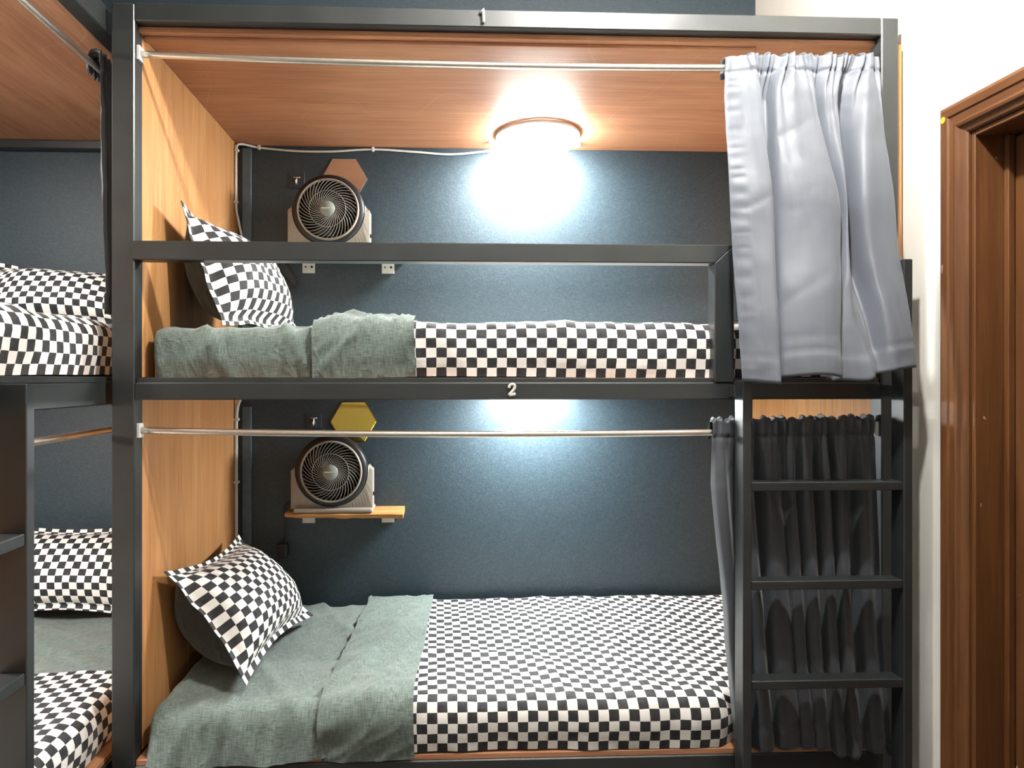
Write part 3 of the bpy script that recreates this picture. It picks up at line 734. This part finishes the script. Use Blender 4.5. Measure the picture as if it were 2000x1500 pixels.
f1 = fan(0.467, 0.835, -0.368, 'taupe and black round fan on the lower bunk shelf', 0)
f2 = fan(0.455, 0.835, 0.672, 'taupe and black round fan above the upper guard rail', 0)
tube('power_cord', catmull([(0.34, 0.90, -0.50), (0.29, 0.90, -0.50), (0.262, 0.905, -0.53), (0.262, 0.915, -0.60), (0.256, 0.92, -0.68)], 30), 0.004, 'rubber', f1, 7)
pl = bmesh.new(); bm_box(pl, 0.232, 0.276, 0.885, 0.930, E-0.735, E-0.675, 0.010, 2); bm_box(pl, 0.240, 0.246, 0.895, 0.905, E-0.676, E-0.664, 0.001); bm_box(pl, 0.262, 0.268, 0.895, 0.905, E-0.676, E-0.664, 0.001)
from_bm('plug', pl, 'rubber', f1)
tube('power_cord', catmull([(0.33, 0.91, 0.53), (0.25, 0.905, 0.50), (0.235, 0.90, 0.455), (0.27, 0.90, 0.405), (0.30, 0.90, 0.375), (0.315, 0.90, 0.395), (0.285, 0.905, 0.45), (0.25, 0.91, 0.50), (0.23, 0.915, 0.52)], 50), 0.005, 'rubber', f2, 7)

def hexagon(cx, cz, R, mat, label, tilt=0.0):
    n = 6; V = []
    for y, rr in ((YB-0.001, R), (YB-0.003, R), (YB-0.005, R-0.0035)):
        for k in range(n): a = PI*k/3; V.append((cx+rr*math.cos(a), y-tilt*rr*math.sin(a), E+cz+rr*math.sin(a)))
    F = [[0, 1, 2, 3, 4, 5], [12, 13, 14, 15, 16, 17][::-1]]
    for l in (0, 1):
        for k in range(6): F.append([l*6+k, l*6+(k+1) % 6, l*6+6+(k+1) % 6, l*6+6+k])
    return tag(mesh('hexagon_mirror', V, F, mat), label, 'mirror', 'hexagonal wall mirrors')
hexagon(0.500, 0.833, 0.097, 'pgold', 'tan coloured hexagonal mirror above the upper fan')
hexagon(0.538, -0.178, 0.096, 'gold', 'yellow gold hexagonal mirror above the lower fan')
def hook(x, z, label):
    t = thing('wall_hook', label, 'hook', (x, YB, z), 'clear adhesive wall hooks')
    box('plate', x-0.032, x+0.032, YB-0.003, YB-0.0005, z-0.032, z+0.032, 'clear', t, 0.001)
    tube('hook', [(x-0.014, YB-0.005, z+0.012), (x+0.014, YB-0.005, z+0.012)], 0.0022, 'chrome', t, 6)
    tube('hook', catmull([(x, YB-0.005, z+0.012), (x, YB-0.007, z-0.008), (x, YB-0.014, z-0.020), (x, YB-0.022, z-0.014), (x, YB-0.024, z-0.002)], 16), 0.0026, 'chrome', t, 6)
hook(0.304, 0.825, 'clear square adhesive hook left of the upper fan')
hook(0.374, -0.175, 'clear square adhesive hook left of the gold mirror')

def cable(path, r, label, clips):
    t = thing('cable', label, 'cable', path[-1], 'white lamp cables')
    tube('wire', catmull(path, 70), r, 'cable', t, 8)
    for (x, y, z, ax) in clips:
        if ax == 'h': box('clip', x-0.005, x+0.005, y-r-0.003, y+r+0.002, z-r-0.004, z+r+0.004, 'bracket', t, 0.001)
        else: box('clip', x-r-0.003, x+r+0.004, y-r-0.003, y+r+0.002, z-0.005, z+0.005, 'bracket', t, 0.001)
cable([(1.12, 0.915, 0.953), (0.95, 0.93, 0.940), (0.80, 0.93, 0.948), (0.62, 0.93, 0.957), (0.45, 0.93, 0.946), (0.30, 0.93, 0.946), (0.15, 0.93, 0.958), (0.085, 0.885, 0.956), (0.070, 0.885, 0.925), (0.068, 0.885, 0.80), (0.069, 0.885, 0.70), (0.080, 0.885, 0.64), (0.098, 0.885, 0.54), (0.10, 0.885, 0.45)], 0.0045,
      'white cable clipped along the ceiling edge and corner of upper bunk', [(0.62, 0.93, 0.957, 'h'), (0.15, 0.93, 0.958, 'h'), (0.072, 0.885, 0.93, 'v'), (0.069, 0.885, 0.72, 'v')])
cable([(0.11, 0.885, -0.055), (0.085, 0.885, -0.085), (0.071, 0.885, -0.15), (0.070, 0.885, -0.35), (0.070, 0.885, -0.6), (0.070, 0.885, -0.90)], 0.0075,
      'white cable running down the corner of the lower bunk', [(0.070, 0.885, -0.165, 'v'), (0.070, 0.885, -0.42, 'v')])
